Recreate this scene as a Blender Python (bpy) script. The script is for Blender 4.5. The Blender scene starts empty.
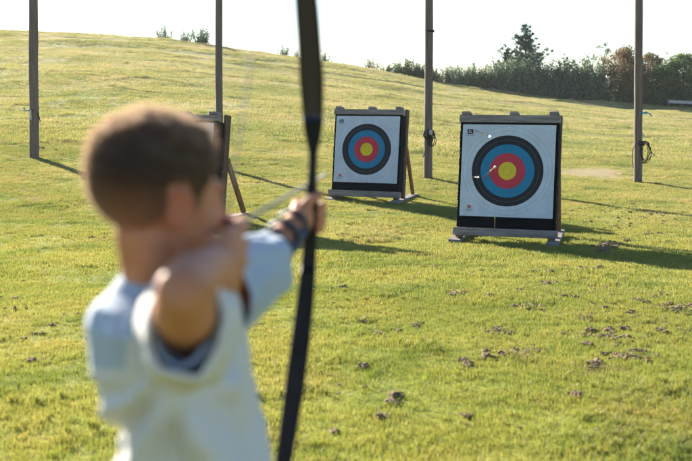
import bpy, bmesh, math, random
import numpy as np
from mathutils import Vector, Matrix, Quaternion, noise
random.seed(7); rng = np.random.default_rng(11)
S = bpy.context.scene; COL = S.collection
R = math.radians
# ------------------------------------------------------------------ camera maths
F = 961.0; PITCH = R(8.3); CAM = Vector((0, 0, 1.37))
FW = Vector((0, math.cos(PITCH), -math.sin(PITCH))); UP = Vector((0, math.sin(PITCH), math.cos(PITCH))); RT = Vector((1, 0, 0))
def ray(px, py): return FW + RT*((px-346)/F) + UP*((230.5-py)/F)
def P(px, py, d): return CAM + ray(px, py)*d

# ------------------------------------------------------------------ terrain
SKY = [(-400, 22), (-100, 27), (0, 30), (100, 34.5), (160, 39), (220, 46.5), (300, 57.5), (370, 69), (440, 83), (510, 92.5), (560, 98.5), (640, 105.5), (692, 109), (900, 114)]
DS = 85.0; Y0 = 15.0
_su = []; _sr = []
for px, py in SKY:
    r = ray(px, py); r = r/r.y
    _su.append(r.x); _sr.append(CAM.z + r.z*DS + 0.80)
BY = [-1e4, 0.5, 2.0, 6.0, 13.0, 18.0, 1e5]; BZ = [0, 0, -0.04, -0.33, -0.74, -0.80, -0.80]
def sm(t): t = min(1, max(0, t)); return t*t*(3-2*t)
def gbase(x, y):
    b = sum(float(np.interp(y+k, BY, BZ)) for k in (-1.2, -.6, 0, .6, 1.2))/5
    if y > Y0:
        rise = float(np.interp(x/y, _su, _sr))
        if y <= DS: b += rise*((y-Y0)/(DS-Y0))**1.3
        else: b += rise - 0.02*(y-DS)
    return b
def gz(x, y):
    b = gbase(x, y)
    if y < 120:
        k = sm((y-1.5)/3) if y > 0 else 0
        b += k*(noise.noise(Vector((x*.45, y*.45, 0)))*.035 + noise.noise(Vector((x*1.7, y*1.7, 5)))*.014)
        if y > 25: b += noise.noise(Vector((x*.12, y*.2, 9)))*.22*sm((y-25)/30)*sm((DS+25-y)/40)
    return b
def hit(px, py, far=False):
    r = ray(px, py); r = r/r.y; y = 2.5
    while y < DS:
        if CAM.z + r.z*y <= gbase(r.x*y, y): break
        y += .05
    return Vector((r.x*y, y, gz(r.x*y, y)))

# ------------------------------------------------------------------ helpers
def tag(o, label=None, cat=None, group=None, kind=None):
    if label: o['label'] = label
    if cat: o['category'] = cat
    if group: o['group'] = group
    if kind: o['kind'] = kind
    return o
def empty(name, loc, rz=0, **k):
    o = bpy.data.objects.new(name, None); COL.objects.link(o); o.location = loc; o.rotation_euler = (0, 0, rz); o.empty_display_size = .1
    return tag(o, **k)
class MB:
    def __init__(s): s.v = []; s.f = []; s.m = []; s.c = []
    def add(s, vs, fs, mi=0, col=None):
        n = len(s.v); s.v += [tuple(v) for v in vs]; s.f += [tuple(i+n for i in f) for f in fs]; s.m += [mi]*len(fs)
        if col is not None: s.c += [col]*len(vs)
        return s
    def box(s, c, d, M=None, mi=0, bev=0.004, jit=0):
        bm = bmesh.new(); bmesh.ops.create_cube(bm, size=1)
        for v in bm.verts: v.co = Vector((v.co.x*d[0], v.co.y*d[1], v.co.z*d[2])) + Vector([random.uniform(-jit, jit) for _ in 'xyz'])
        if bev: bmesh.ops.bevel(bm, geom=bm.edges[:]+bm.verts[:], offset=min(bev, min(d)*.3), segments=1, affect='EDGES', profile=.5)
        bm.verts.index_update()
        vs = [(M @ v.co if M else v.co) + Vector(c) for v in bm.verts]; fs = [[v.index for v in f.verts] for f in bm.faces]; bm.free()
        return s.add(vs, fs, mi)
    def beam(s, a, b, w, t, up=Vector((0, 0, 1)), mi=0, bev=.004, jit=0):
        a = Vector(a); b = Vector(b); z = (b-a); L = z.length; z.normalize(); x = up.cross(z)
        if x.length < .05: x = Vector((1, 0, 0)).cross(z)
        x.normalize(); y = z.cross(x); M = Matrix((x, y, z)).transposed()
        return s.box((a+b)/2, (w, t, L), M, mi, bev, jit)
    def tube(s, pts, rad, n=10, mi=0, caps=True, wob=0, col=None, ref=None):
        pts = [Vector(p) for p in pts]; m = len(pts); vs = []; fs = []; px = None
        for i, p in enumerate(pts):
            t = (pts[min(i+1, m-1)]-pts[max(i-1, 0)]).normalized()
            if px is None:
                px = ref if ref else (Vector((0, 0, 1)) if abs(t.z) < .8 else Vector((1, 0, 0)))
            px = (px - t*px.dot(t)).normalized(); py = t.cross(px)
            rr = rad[i] if isinstance(rad, (list, tuple)) else rad
            ra, rb = rr if isinstance(rr, (list, tuple)) else (rr, rr)
            for k in range(n):
                a = 2*math.pi*k/n; w = 1+wob*noise.noise(Vector((k*1.3, i*.7, 3)))
                vs.append(p + px*math.cos(a)*ra*w + py*math.sin(a)*rb*w)
        for i in range(m-1):
            for k in range(n): fs.append((i*n+k, i*n+(k+1) % n, (i+1)*n+(k+1) % n, (i+1)*n+k))
        if caps: fs.append(tuple(reversed(range(n)))); fs.append(tuple((m-1)*n+k for k in range(n)))
        return s.add(vs, fs, mi, col)
    def ell(s, c, r, M=None, u=20, w=12, mi=0):
        vs = [Vector((0, 0, r[2]))]; fs = []
        for j in range(1, w):
            th = math.pi*j/w
            for k in range(u):
                ph = 2*math.pi*k/u; vs.append(Vector((r[0]*math.sin(th)*math.cos(ph), r[1]*math.sin(th)*math.sin(ph), r[2]*math.cos(th))))
        vs.append(Vector((0, 0, -r[2])))
        for k in range(u): fs.append((0, 1+k, 1+(k+1) % u))
        for j in range(w-2):
            for k in range(u): a = 1+j*u; fs.append((a+k, a+u+k, a+u+(k+1) % u, a+(k+1) % u))
        a = 1+(w-2)*u
        for k in range(u): fs.append((a+k, len(vs)-1, a+(k+1) % u))
        return s.add([(M @ v if M else v)+Vector(c) for v in vs], fs, mi)
    def cap(s, a, b, ra, rb, n=16, mi=0, sq=1.0, side=None):
        """tapered capsule"""
        a = Vector(a); b = Vector(b); z = (b-a).normalized(); pts = []; rr = []
        for t in (-.98, -.8, -.5, 0): pts.append(a+z*ra*t); rr.append(ra*math.sqrt(max(0, 1-t*t))+1e-4)
        for t in (0.25, .5, .75): pts.append(a.lerp(b, t)); rr.append(ra+(rb-ra)*t)
        for t in (0, .5, .8, .98): pts.append(b+z*rb*t); rr.append(rb*math.sqrt(max(0, 1-t*t))+1e-4)
        if sq != 1: rr = [(r_*sq, r_) for r_ in rr]
        return s.tube(pts, rr, n, mi, ref=side)
    def mesh(s, name, mats):
        me = bpy.data.meshes.new(name); me.from_pydata(s.v, [], s.f)
        for m in (mats if isinstance(mats, (list, tuple)) else [mats]): me.materials.append(m)
        me.polygons.foreach_set('material_index', s.m)
        if s.c:
            at = me.color_attributes.new('tint', 'FLOAT_COLOR', 'POINT')
            at.data.foreach_set('color', np.array([(c, c, c, 1) for c in s.c], dtype=np.float32).ravel())
        me.validate(); me.update(); return me
    def build(s, name, mats, parent=None, smooth=False, loc=None):
        me = s.mesh(name, mats); o = bpy.data.objects.new(name, me); COL.objects.link(o)
        if parent: o.parent = parent
        if loc is not None: o.location = loc
        if smooth: me.polygons.foreach_set('use_smooth', [True]*len(me.polygons))
        return o
def bake(o, mods):
    """apply modifiers given as (type, dict) to o, smooth shaded"""
    for t, k in mods:
        m = o.modifiers.new(t, t)
        for a, b in k.items(): setattr(m, a, b)
    dg = bpy.context.evaluated_depsgraph_get(); me = bpy.data.meshes.new_from_object(o.evaluated_get(dg))
    o.modifiers.clear(); o.data = me; me.polygons.foreach_set('use_smooth', [True]*len(me.polygons)); return o
def copy_tree(o, parent=None):
    c = o.copy(); COL.objects.link(c)
    if parent: c.parent = parent
    for ch in list(o.children): copy_tree(ch, c)
    return c

# ------------------------------------------------------------------ materials
def nm(name):
    m = bpy.data.materials.new(name); m.use_nodes = True; nt = m.node_tree; b = nt.nodes['Principled BSDF']; return m, nt, b
def N(nt, t, ins=None, **k):
    n = nt.nodes.new(t)
    for a, v in k.items(): setattr(n, a, v)
    for a, v in (ins or {}).items():
        if hasattr(v, 'is_output') or isinstance(v, bpy.types.NodeSocket): nt.links.new(v, n.inputs[a])
        else: n.inputs[a].default_value = v
    return n
def ramp(nt, fac, stops, interp='LINEAR'):
    n = nt.nodes.new('ShaderNodeValToRGB'); cr = n.color_ramp; cr.interpolation = interp
    while len(cr.elements) < len(stops): cr.elements.new(1.0)
    for e, (p, c) in zip(cr.elements, stops): e.position = p; e.color = (*c, 1) if len(c) == 3 else c
    nt.links.new(fac, n.inputs[0]); return n.outputs[0]
def noisy(name, c1, c2, scale=8, rough=.8, bump=.3, bscale=40, stretch=(1, 1, 1), detail=6, dist=.01, spec=.3, coord='Object'):
    m, nt, b = nm(name); tc = N(nt, 'ShaderNodeTexCoord'); mp = N(nt, 'ShaderNodeMapping', {'Vector': tc.outputs[coord], 'Scale': stretch})
    n1 = N(nt, 'ShaderNodeTexNoise', {'Vector': mp.outputs[0], 'Scale': scale, 'Detail': detail, 'Roughness': .65})
    col = ramp(nt, n1.outputs[0], [(.3, c1), (.7, c2)])
    nt.links.new(col, b.inputs['Base Color']); b.inputs['Roughness'].default_value = rough; b.inputs['Specular IOR Level'].default_value = spec
    n2 = N(nt, 'ShaderNodeTexNoise', {'Vector': mp.outputs[0], 'Scale': bscale, 'Detail': 5})
    bp = N(nt, 'ShaderNodeBump', {'Height': n2.outputs[0], 'Strength': bump, 'Distance': dist}); nt.links.new(bp.outputs[0], b.inputs['Normal'])
    return m
M_wood = noisy('weathered_wood', (.11, .085, .065), (.30, .26, .22), 5, .85, .6, 30, (6, 6, .5))
M_woodh = noisy('weathered_beam_wood', (.13, .10, .08), (.36, .32, .29), 5, .85, .6, 30, (.5, 6, 6))
M_brown = noisy('brown_wood', (.14, .065, .03), (.30, .15, .07), 5, .8, .5, 30, (6, 6, .6))
M_side = noisy('shaded_side_wood', (.07, .042, .026), (.16, .10, .06), 5, .85, .6, 30, (6, 6, .6))  # brown side boards, made darker: their shade is put into the colour
M_post = noisy('post_wood', (.10, .072, .055), (.22, .165, .13), 4, .85, .8, 25, (5, 5, .35))
M_foam = noisy('black_foam', (.0025, .003, .004), (.008, .009, .011), 10, .85, .5, 60, (1, 1, 8), spec=.08)
M_dark = noisy('black_rope', (.012, .012, .014), (.03, .03, .03), 30, .8, .3, 120)
M_blue = noisy('blue_twine', (.03, .22, .32), (.05, .32, .42), 30, .7, .3, 120)
M_metal = noisy('galvanised_metal', (.3, .3, .3), (.45, .45, .44), 20, .45, .2, 60); M_metal.node_tree.nodes['Principled BSDF'].inputs['Metallic'].default_value = .8
M_white = noisy('white_plastic', (.7, .7, .7), (.8, .8, .8), 10, .5, .05, 60)
M_green = noisy('green_plastic', (.08, .5, .06), (.1, .6, .08), 10, .5, .05, 60)
M_red = noisy('red_ink', (.42, .07, .04), (.5, .1, .06), 60, .7, .05, 60)
M_ink = noisy('black_ink', (.012, .012, .014), (.02, .02, .022), 60, .6, .05, 60)
M_greyink = noisy('grey_ink', (.22, .25, .28), (.3, .32, .35), 60, .6, .05, 60)
M_bark = noisy('bark', (.05, .04, .03), (.12, .10, .08), 6, .9, .8, 20, (3, 3, .6))
M_soil = noisy('dry_soil', (.10, .06, .028), (.32, .22, .11), 25, .95, .8, 60)

def face_mat():
    m, nt, b = nm('printed_target_paper')
    tc = N(nt, 'ShaderNodeTexCoord'); sp = N(nt, 'ShaderNodeSeparateXYZ', {0: tc.outputs['Object']})
    cb = N(nt, 'ShaderNodeCombineXYZ', {'X': sp.outputs['X'], 'Y': sp.outputs['Z'], 'Z': 0.0})
    ln = N(nt, 'ShaderNodeVectorMath', {0: cb.outputs[0]}, operation='LENGTH')
    r = ln.outputs['Value']
    W = (.56, .61, .66); K = (.005, .006, .008); B = (.0, .20, .36); RD = (.58, .028, .055); Y = (.78, .56, .02)
    col = ramp(nt, r, [(0, Y), (.122, RD), (.244, B), (.366, K), (.488, W)], 'CONSTANT')
    md = N(nt, 'ShaderNodeMath', {0: r, 1: .061}, operation='MODULO')
    c1 = N(nt, 'ShaderNodeMath', {0: md.outputs[0], 1: .0026}, operation='LESS_THAN')
    lim = N(nt, 'ShaderNodeMath', {0: r, 1: .614}, operation='LESS_THAN')
    lo = N(nt, 'ShaderNodeMath', {0: r, 1: .02}, operation='GREATER_THAN')
    mm = N(nt, 'ShaderNodeMath', {0: c1.outputs[0], 1: lim.outputs[0]}, operation='MULTIPLY')
    mm2 = N(nt, 'ShaderNodeMath', {0: mm.outputs[0], 1: lo.outputs[0]}, operation='MULTIPLY')
    lc = ramp(nt, r, [(0, (.10, .08, .02)), (.36, (.05, .06, .07)), (.38, (.22, .24, .26)), (.48, (.06, .08, .10))], 'CONSTANT')
    mf = N(nt, 'ShaderNodeMath', {0: mm2.outputs[0], 1: .75}, operation='MULTIPLY')
    mx = N(nt, 'ShaderNodeMix', {0: mf.outputs[0], 6: col, 7: lc}, data_type='RGBA')
    n0 = N(nt, 'ShaderNodeTexNoise', {'Vector': tc.outputs['Object'], 'Scale': 4.0, 'Detail': 8.0, 'Roughness': .7})
    dr = ramp(nt, n0.outputs[0], [(.3, (.80, .80, .79)), (.65, (1, 1, 1))])
    mu = N(nt, 'ShaderNodeMix', {0: 1.0, 6: mx.outputs[2], 7: dr}, data_type='RGBA', blend_type='MULTIPLY')
    vo = N(nt, 'ShaderNodeTexVoronoi', {'Vector': tc.outputs['Object'], 'Scale': 26.0, 'Randomness': 1.0})
    hole = N(nt, 'ShaderNodeMath', {0: vo.outputs['Distance'], 1: .07}, operation='LESS_THAN')
    cen = N(nt, 'ShaderNodeMath', {0: r, 1: .45}, operation='LESS_THAN')
    hm = N(nt, 'ShaderNodeMath', {0: hole.outputs[0], 1: cen.outputs[0]}, operation='MULTIPLY')
    hx = N(nt, 'ShaderNodeMix', {0: hm.outputs[0], 6: mu.outputs[2], 7: (.03, .025, .02, 1)}, data_type='RGBA')
    nt.links.new(hx.outputs[2], b.inputs['Base Color']); b.inputs['Roughness'].default_value = .55; b.inputs['Specular IOR Level'].default_value = .35
    n2 = N(nt, 'ShaderNodeTexNoise', {'Vector': tc.outputs['Object'], 'Scale': 3.5, 'Detail': 3.0, 'Distortion': 1.2})
    bp = N(nt, 'ShaderNodeBump', {'Height': n2.outputs[0], 'Strength': .35, 'Distance': .03}); nt.links.new(bp.outputs[0], b.inputs['Normal'])
    return m
M_face = face_mat()

def pos_noise(nt, scale, detail=4, off=0.0):
    g = N(nt, 'ShaderNodeNewGeometry'); mp = N(nt, 'ShaderNodeMapping', {'Vector': g.outputs['Position'], 'Location': (off, off*1.7, 0), 'Scale': (1, 1, 0)})
    return N(nt, 'ShaderNodeTexNoise', {'Vector': mp.outputs[0], 'Scale': scale, 'Detail': detail, 'Roughness': .6}).outputs[0]
BARE = hit(592, 173)
def bare_mask(nt):
    g = N(nt, 'ShaderNodeNewGeometry')
    mp = N(nt, 'ShaderNodeMapping', {'Vector': g.outputs['Position'], 'Location': (-BARE.x/2.3, -BARE.y/2.6, 0), 'Scale': (1/2.3, 1/2.6, 0)})
    ln = N(nt, 'ShaderNodeVectorMath', {0: mp.outputs[0]}, operation='LENGTH')
    nn = pos_noise(nt, 1.6, 4, 3)
    a = N(nt, 'ShaderNodeMath', {0: nn, 1: 1.15}, operation='MULTIPLY'); s_ = N(nt, 'ShaderNodeMath', {0: ln.outputs['Value'], 1: a.outputs[0]}, operation='ADD')
    return ramp(nt, s_.outputs[0], [(.78, (.8, .8, .8)), (1.0, (0, 0, 0))])
def grass_colour(nt, tint=None):
    big = pos_noise(nt, .16, 5, 2.0); mid = pos_noise(nt, 1.1, 5, 11.0)
    c = ramp(nt, big, [(.34, (.22, .235, .042)), (.5, (.31, .295, .062)), (.66, (.38, .335, .095))])
    c2 = ramp(nt, mid, [(.30, (.46, .62, .43)), (.45, (.93, .98, .89)), (.60, (1.08, 1.03, 1.0)), (.75, (1.25, 1.06, 1.1))])
    mu = N(nt, 'ShaderNodeMix', {0: 1.0, 6: c, 7: c2}, data_type='RGBA', blend_type='MULTIPLY'); out = mu.outputs[2]
    dry = pos_noise(nt, .9, 6, 31.0); dm = ramp(nt, dry, [(.60, (0, 0, 0)), (.70, (.8, .8, .8))])
    mx = N(nt, 'ShaderNodeMix', {0: dm, 6: out, 7: (.32, .25, .085, 1)}, data_type='RGBA'); out = mx.outputs[2]
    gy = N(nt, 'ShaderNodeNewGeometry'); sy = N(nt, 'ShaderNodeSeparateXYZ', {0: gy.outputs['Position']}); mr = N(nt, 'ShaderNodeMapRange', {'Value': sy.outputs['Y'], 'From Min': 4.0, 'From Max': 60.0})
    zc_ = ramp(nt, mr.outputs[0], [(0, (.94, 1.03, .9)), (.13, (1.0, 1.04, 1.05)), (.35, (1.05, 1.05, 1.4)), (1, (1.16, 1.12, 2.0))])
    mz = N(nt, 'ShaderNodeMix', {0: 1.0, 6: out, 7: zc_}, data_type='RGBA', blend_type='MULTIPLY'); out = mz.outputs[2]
    mb = N(nt, 'ShaderNodeMix', {0: bare_mask(nt), 6: out, 7: (.50, .38, .25, 1)}, data_type='RGBA'); out = mb.outputs[2]
    return out
def grass_mat():
    m, nt, b = nm('grass_blades'); nt.nodes.remove(b)
    at = N(nt, 'ShaderNodeAttribute', attribute_name='tint')
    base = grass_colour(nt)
    tr = ramp(nt, at.outputs['Fac'], [(0, (.50, .66, .50)), (.55, (1.0, 1.0, 1.0)), (.86, (1.2, 1.08, 1.1)), (1.0, (1.7, 1.25, 1.9))])
    mu = N(nt, 'ShaderNodeMix', {0: 1.0, 6: base, 7: tr}, data_type='RGBA', blend_type='MULTIPLY')
    d = N(nt, 'ShaderNodeBsdfPrincipled', {'Base Color': mu.outputs[2], 'Roughness': .5, 'Specular IOR Level': .35})
    t = N(nt, 'ShaderNodeBsdfTranslucent', {'Color': mu.outputs[2]})
    mx = N(nt, 'ShaderNodeMixShader', {0: .45, 1: d.outputs[0], 2: t.outputs[0]})
    nt.links.new(mx.outputs[0], nt.nodes['Material Output'].inputs[0]); return m
def ground_mat():
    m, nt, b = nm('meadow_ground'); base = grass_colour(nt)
    sn = pos_noise(nt, 26, 6, 5.0); cr = ramp(nt, sn, [(.35, (.45, .42, .36)), (.6, (1.0, 1.0, .95))])
    mu = N(nt, 'ShaderNodeMix', {0: 1.0, 6: base, 7: cr}, data_type='RGBA', blend_type='MULTIPLY')
    nt.links.new(mu.outputs[2], b.inputs['Base Color']); b.inputs['Roughness'].default_value = .95; b.inputs['Specular IOR Level'].default_value = .1
    h = pos_noise(nt, 40, 6, 1.0); bp = N(nt, 'ShaderNodeBump', {'Height': h, 'Strength': .8, 'Distance': .03}); nt.links.new(bp.outputs[0], b.inputs['Normal'])
    return m
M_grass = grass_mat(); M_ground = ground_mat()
def leaf_mat(name, dark, light, tr=.38, warm=None):
    dark = tuple(v*1.5 for v in dark); light = tuple(v*1.35 for v in light)
    m, nt, b = nm(name); nt.nodes.remove(b)
    at = N(nt, 'ShaderNodeAttribute', attribute_name='tint')
    st = [(0, dark), (.8, light)] + ([(1.0, warm)] if warm else [])
    c = ramp(nt, at.outputs['Fac'], st)
    d = N(nt, 'ShaderNodeBsdfPrincipled', {'Base Color': c, 'Roughness': .6, 'Specular IOR Level': .12})
    t = N(nt, 'ShaderNodeBsdfTranslucent', {'Color': c})
    mx = N(nt, 'ShaderNodeMixShader', {0: tr, 1: d.outputs[0], 2: t.outputs[0]})
    nt.links.new(mx.outputs[0], nt.nodes['Material Output'].inputs[0]); return m
L_silver = leaf_mat('silver_green_leaves', (.032, .055, .028), (.18, .23, .13))
L_green = leaf_mat('mid_green_leaves', (.018, .04, .012), (.11, .16, .045))
L_dark = leaf_mat('dark_needles', (.015, .032, .022), (.045, .075, .045), .3)
L_autumn = leaf_mat('autumn_leaves', (.05, .06, .022), (.13, .10, .04), .35, (.26, .13, .05))
L_pale = leaf_mat('pale_leaves', (.07, .09, .055), (.17, .2, .12))

# ------------------------------------------------------------------ ground sheet
def axis(lo, hi, fine_lo, fine_hi, st):
    a = [fine_lo]; s_ = st
    while a[-1] < fine_hi: a.append(a[-1]+st)
    while a[-1] < hi: s_ *= 1.045; a.append(a[-1]+s_)
    s_ = st; l = [fine_lo]
    while l[-1] > lo: s_ *= 1.06; l.append(l[-1]-s_)
    return sorted(set(l[1:]+a))
xs = axis(-1500, 1500, -6, 10, .2); ys = axis(-120, 1900, 0, 26, .2)
nx, ny = len(xs), len(ys)
verts = [(x, y, gz(x, y)) for y in ys for x in xs]
faces = [(j*nx+i, j*nx+i+1, (j+1)*nx+i+1, (j+1)*nx+i) for j in range(ny-1) for i in range(nx-1)]
me = bpy.data.meshes.new('ground'); me.from_pydata(verts, [], faces); me.materials.append(M_ground); me.polygons.foreach_set('use_smooth', [True]*len(faces)); me.update()
ground = bpy.data.objects.new('ground', me); COL.objects.link(ground); tag(ground, kind='structure')

# ------------------------------------------------------------------ grass
def patch(nb, rad, h, w, seed, lean=.5, seg=2):
    g = np.random.default_rng(seed)
    r = rad*np.sqrt(g.random(nb)); a = g.random(nb)*2*math.pi
    bx = r*np.cos(a); by = r*np.sin(a)
    # clumping
    cl = g.random((max(6, nb//60), 2))*2*rad-rad
    k = g.integers(0, len(cl), nb); mixm = g.random(nb) < .45
    bx = np.where(mixm, cl[k, 0]+g.normal(0, rad*.05, nb), bx); by = np.where(mixm, cl[k, 1]+g.normal(0, rad*.05, nb), by)
    hh = h*(.45+.75*g.random(nb))*np.where(mixm, 1.15, .85)
    th = g.random(nb)*2*math.pi; ld = g.random(nb)*2*math.pi; lm = lean*hh*(.2+g.random(nb))
    tx, ty = np.cos(th)*w/2, np.sin(th)*w/2; lx, ly = np.cos(ld)*lm, np.sin(ld)*lm
    z0 = -.008*np.ones(nb)
    V = np.stack([np.stack([bx-tx, by-ty, z0], 1), np.stack([bx+tx, by+ty, z0], 1),
                  np.stack([bx+lx*.35+tx*.8, by+ly*.35+ty*.8, hh*.6], 1), np.stack([bx+lx*.35-tx*.8, by+ly*.35-ty*.8, hh*.6], 1),
                  np.stack([bx+lx, by+ly, hh*.95], 1)], 1).reshape(-1, 3)
    idx = np.arange(nb)*5
    me = bpy.data.meshes.new('grass_patch'); fs = []
    for i in idx: fs.append((i, i+1, i+2, i+3)); fs.append((i+3, i+2, i+4))
    me.from_pydata(V.tolist(), [], fs); me.materials.append(M_grass)
    t = np.clip(g.random(nb)**.9, 0, 1); t5 = np.repeat(t, 5)
    at = me.color_attributes.new('tint', 'FLOAT_COLOR', 'POINT'); at.data.foreach_set('color', np.stack([t5, t5, t5, np.ones_like(t5)], 1).astype(np.float32).ravel())
    me.update(); return me
gc = bpy.data.collections.new('grass_sources')
def src(i, me):
    o = bpy.data.objects.new('grass_source_%02d' % i, me); gc.objects.link(o)
n = 0
for k in range(4): src(n, patch(4200, .36, .027, .0022, 50+k)); n += 1       # 0-3 near
for k in range(4): src(n, patch(6000, .68, .032, .0040, 60+k)); n += 1       # 4-7 middle
for k in range(4): src(n, patch(7000, 1.9, .055, .010, 70+k)); n += 1        # 8-11 far
for k in range(3): src(n, patch(420, .11, .050, .0028, 80+k, .7)); n += 1    # 12-14 tufts
PT = []
def scatter(y0, y1, step, us, ids, sc=1.0):
    y = y0
    while y < y1:
        hw = us*max(y, 0)+2.4; x = -hw
        while x < hw:
            X = x+random.uniform(-.35, .35)*step; Y = y+random.uniform(-.35, .35)*step
            PT.append((X, Y, random.choice(ids), random.uniform(.85, 1.15)*sc)); x += step
        y += step
scatter(-1.6, 9.0, .46, .62, (0, 1, 2, 3))
scatter(8.8, 30, .86, .58, (4, 5, 6, 7))
scatter(29, DS+4, 2.5, .56, (8, 9, 10, 11))
for _ in range(900):
    Y = 3+26*random.random()**.8; X = random.uniform(-.44, .44)*Y
    if noise.noise(Vector((X*.6, Y*.6, 40))) > .02: PT.append((X, Y, random.choice((12, 13, 14)), random.uniform(.5, 1.15)))
for _ in range(60):
    h_ = hit(random.gauss(370, 13), random.gauss(234, 4)); PT.append((h_.x, h_.y, random.choice((12, 13, 14)), random.uniform(.9, 1.7)))
for _ in range(90):
    h_ = hit(random.uniform(585, 692), random.uniform(385, 461)); PT.append((h_.x, h_.y, random.choice((12, 13, 14)), random.uniform(.5, 1.0)))
pv = []; rots = []; scl = []; ids = []
for X, Y, i, s_ in PT:
    db = math.hypot((X-BARE.x)/1.75, (Y-BARE.y)/1.9)
    z = gz(X, Y); e = .3
    dx = (gz(X+e, Y)-gz(X-e, Y))/(2*e); dy = (gz(X, Y+e)-gz(X, Y-e))/(2*e)
    q = Vector((0, 0, 1)).rotation_difference(Vector((-dx, -dy, 1)).normalized()) @ Quaternion((0, 0, 1), random.uniform(0, 6.283))
    if db < .75 : s_ *= .45; z -= .01
    pv.append((X, Y, z)); rots.append(tuple(q.to_euler())); scl.append(s_); ids.append(i)
me = bpy.data.meshes.new('grass'); me.from_pydata(pv, [], [])
a = me.attributes.new('rot', 'FLOAT_VECTOR', 'POINT'); a.data.foreach_set('vector', np.array(rots, dtype=np.float32).ravel())
a = me.attributes.new('scl', 'FLOAT', 'POINT'); a.data.foreach_set('value', scl)
a = me.attributes.new('idx', 'INT', 'POINT'); a.data.foreach_set('value', ids)
grass = bpy.data.objects.new('grass', me); COL.objects.link(grass); tag(grass, 'short sunlit yellow green meadow grass', 'grass', kind='stuff')
ng = bpy.data.node_groups.new('grass_scatter', 'GeometryNodeTree')
ng.interface.new_socket('Geometry', in_out='INPUT', socket_type='NodeSocketGeometry'); ng.interface.new_socket('Geometry', in_out='OUTPUT', socket_type='NodeSocketGeometry')
gi = ng.nodes.new('NodeGroupInput'); go = ng.nodes.new('NodeGroupOutput'); ip = ng.nodes.new('GeometryNodeInstanceOnPoints')
ci = ng.nodes.new('GeometryNodeCollectionInfo'); ci.inputs['Collection'].default_value = gc; ci.inputs['Separate Children'].default_value = True; ci.inputs['Reset Children'].default_value = True
def named(nmx, dt):
    n_ = ng.nodes.new('GeometryNodeInputNamedAttribute'); n_.data_type = dt; n_.inputs['Name'].default_value = nmx; return n_.outputs['Attribute']
ng.links.new(gi.outputs[0], ip.inputs['Points']); ng.links.new(ci.outputs[0], ip.inputs['Instance']); ip.inputs['Pick Instance'].default_value = True
ng.links.new(named('idx', 'INT'), ip.inputs['Instance Index']); ng.links.new(named('rot', 'FLOAT_VECTOR'), ip.inputs['Rotation']); ng.links.new(named('scl', 'FLOAT'), ip.inputs['Scale'])
ng.links.new(ip.outputs[0], go.inputs[0])
md = grass.modifiers.new('scatter', 'NODES'); md.node_group = ng

# ------------------------------------------------------------------ soil clods and thrown-up turf
cb = MB()
def clod(X, Y, r, flat=.5):
    z = gz(X, Y); o = Vector((random.random()*50, 0, 0)); vs = []; u, w = 12, 8
    base = len(cb.v); c = Vector((X, Y, z+r*flat*.3+.009))
    m = MB().ell((0, 0, 0), (r, r, r*flat), None, u, w)
    vs = [Vector(v)*(1+.9*noise.noise(Vector(v)/r*1.9+o)) for v in m.v]
    cb.add([v+c for v in vs], m.f)
def clod_patch(px, py, wx, wy, n, r0=.014, r1=.042):
    for _ in range(int(n*2.4)):
        h = hit(px+random.gauss(0, wx/2), py+random.gauss(0, wy/2)); clod(h.x, h.y, random.uniform(r0, r1)*random.choice((.35, .5, .8, 1)), random.uniform(.3, .5))
for a in [(602, 335, 26, 9, 26), (577, 272, 34, 5, 34), (500, 333, 20, 3, 18), (530, 310, 14, 3, 10), (632, 357, 26, 8, 22), (596, 372, 10, 7, 8), (525, 308, 8, 2, 6),
          (457, 296, 20, 3, 9), (466, 366, 10, 3, 6), (415, 327, 8, 2, 4), (505, 356, 30, 6, 10), (533, 353, 10, 3, 6), (574, 397, 5, 3, 4), (585, 320, 8, 3, 5), (430, 268, 12, 2, 5),
          (607, 247, 12, 4, 16, .03, .07), (604, 252, 10, 3, 8), (560, 214, 10, 2, 6), (616, 228, 8, 2, 5), (628, 240, 8, 2, 5), (650, 212, 40, 6, 16), (668, 216, 24, 5, 18), (640, 222, 50, 8, 16),
          (652, 235, 12, 3, 6), (560, 290, 60, 10, 20), (640, 300, 60, 14, 22), (655, 330, 50, 20, 18), (680, 310, 20, 10, 10), (38, 360, 12, 3, 5), (20, 300, 30, 20, 8), (60, 330, 40, 20, 5),
          (380, 330, 20, 30, 8), (262, 178, 4, 1, 3, .04, .08), (40, 148, 8, 1, 4, .04, .07), (66, 148, 10, 2, 5), (340, 285, 30, 30, 8), (345, 400, 60, 50, 5), (450, 430, 120, 20, 4), (560, 250, 200, 20, 22), (100, 239, 10, 3, 5),
          (625, 430, 20, 10, 3)]:
    clod_patch(*a)
soil = cb.build('soil_clods', M_soil, None, False); tag(soil, 'small brown clods of dry turf and soil strewn over the grass', 'soil clods', kind='stuff')

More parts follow.
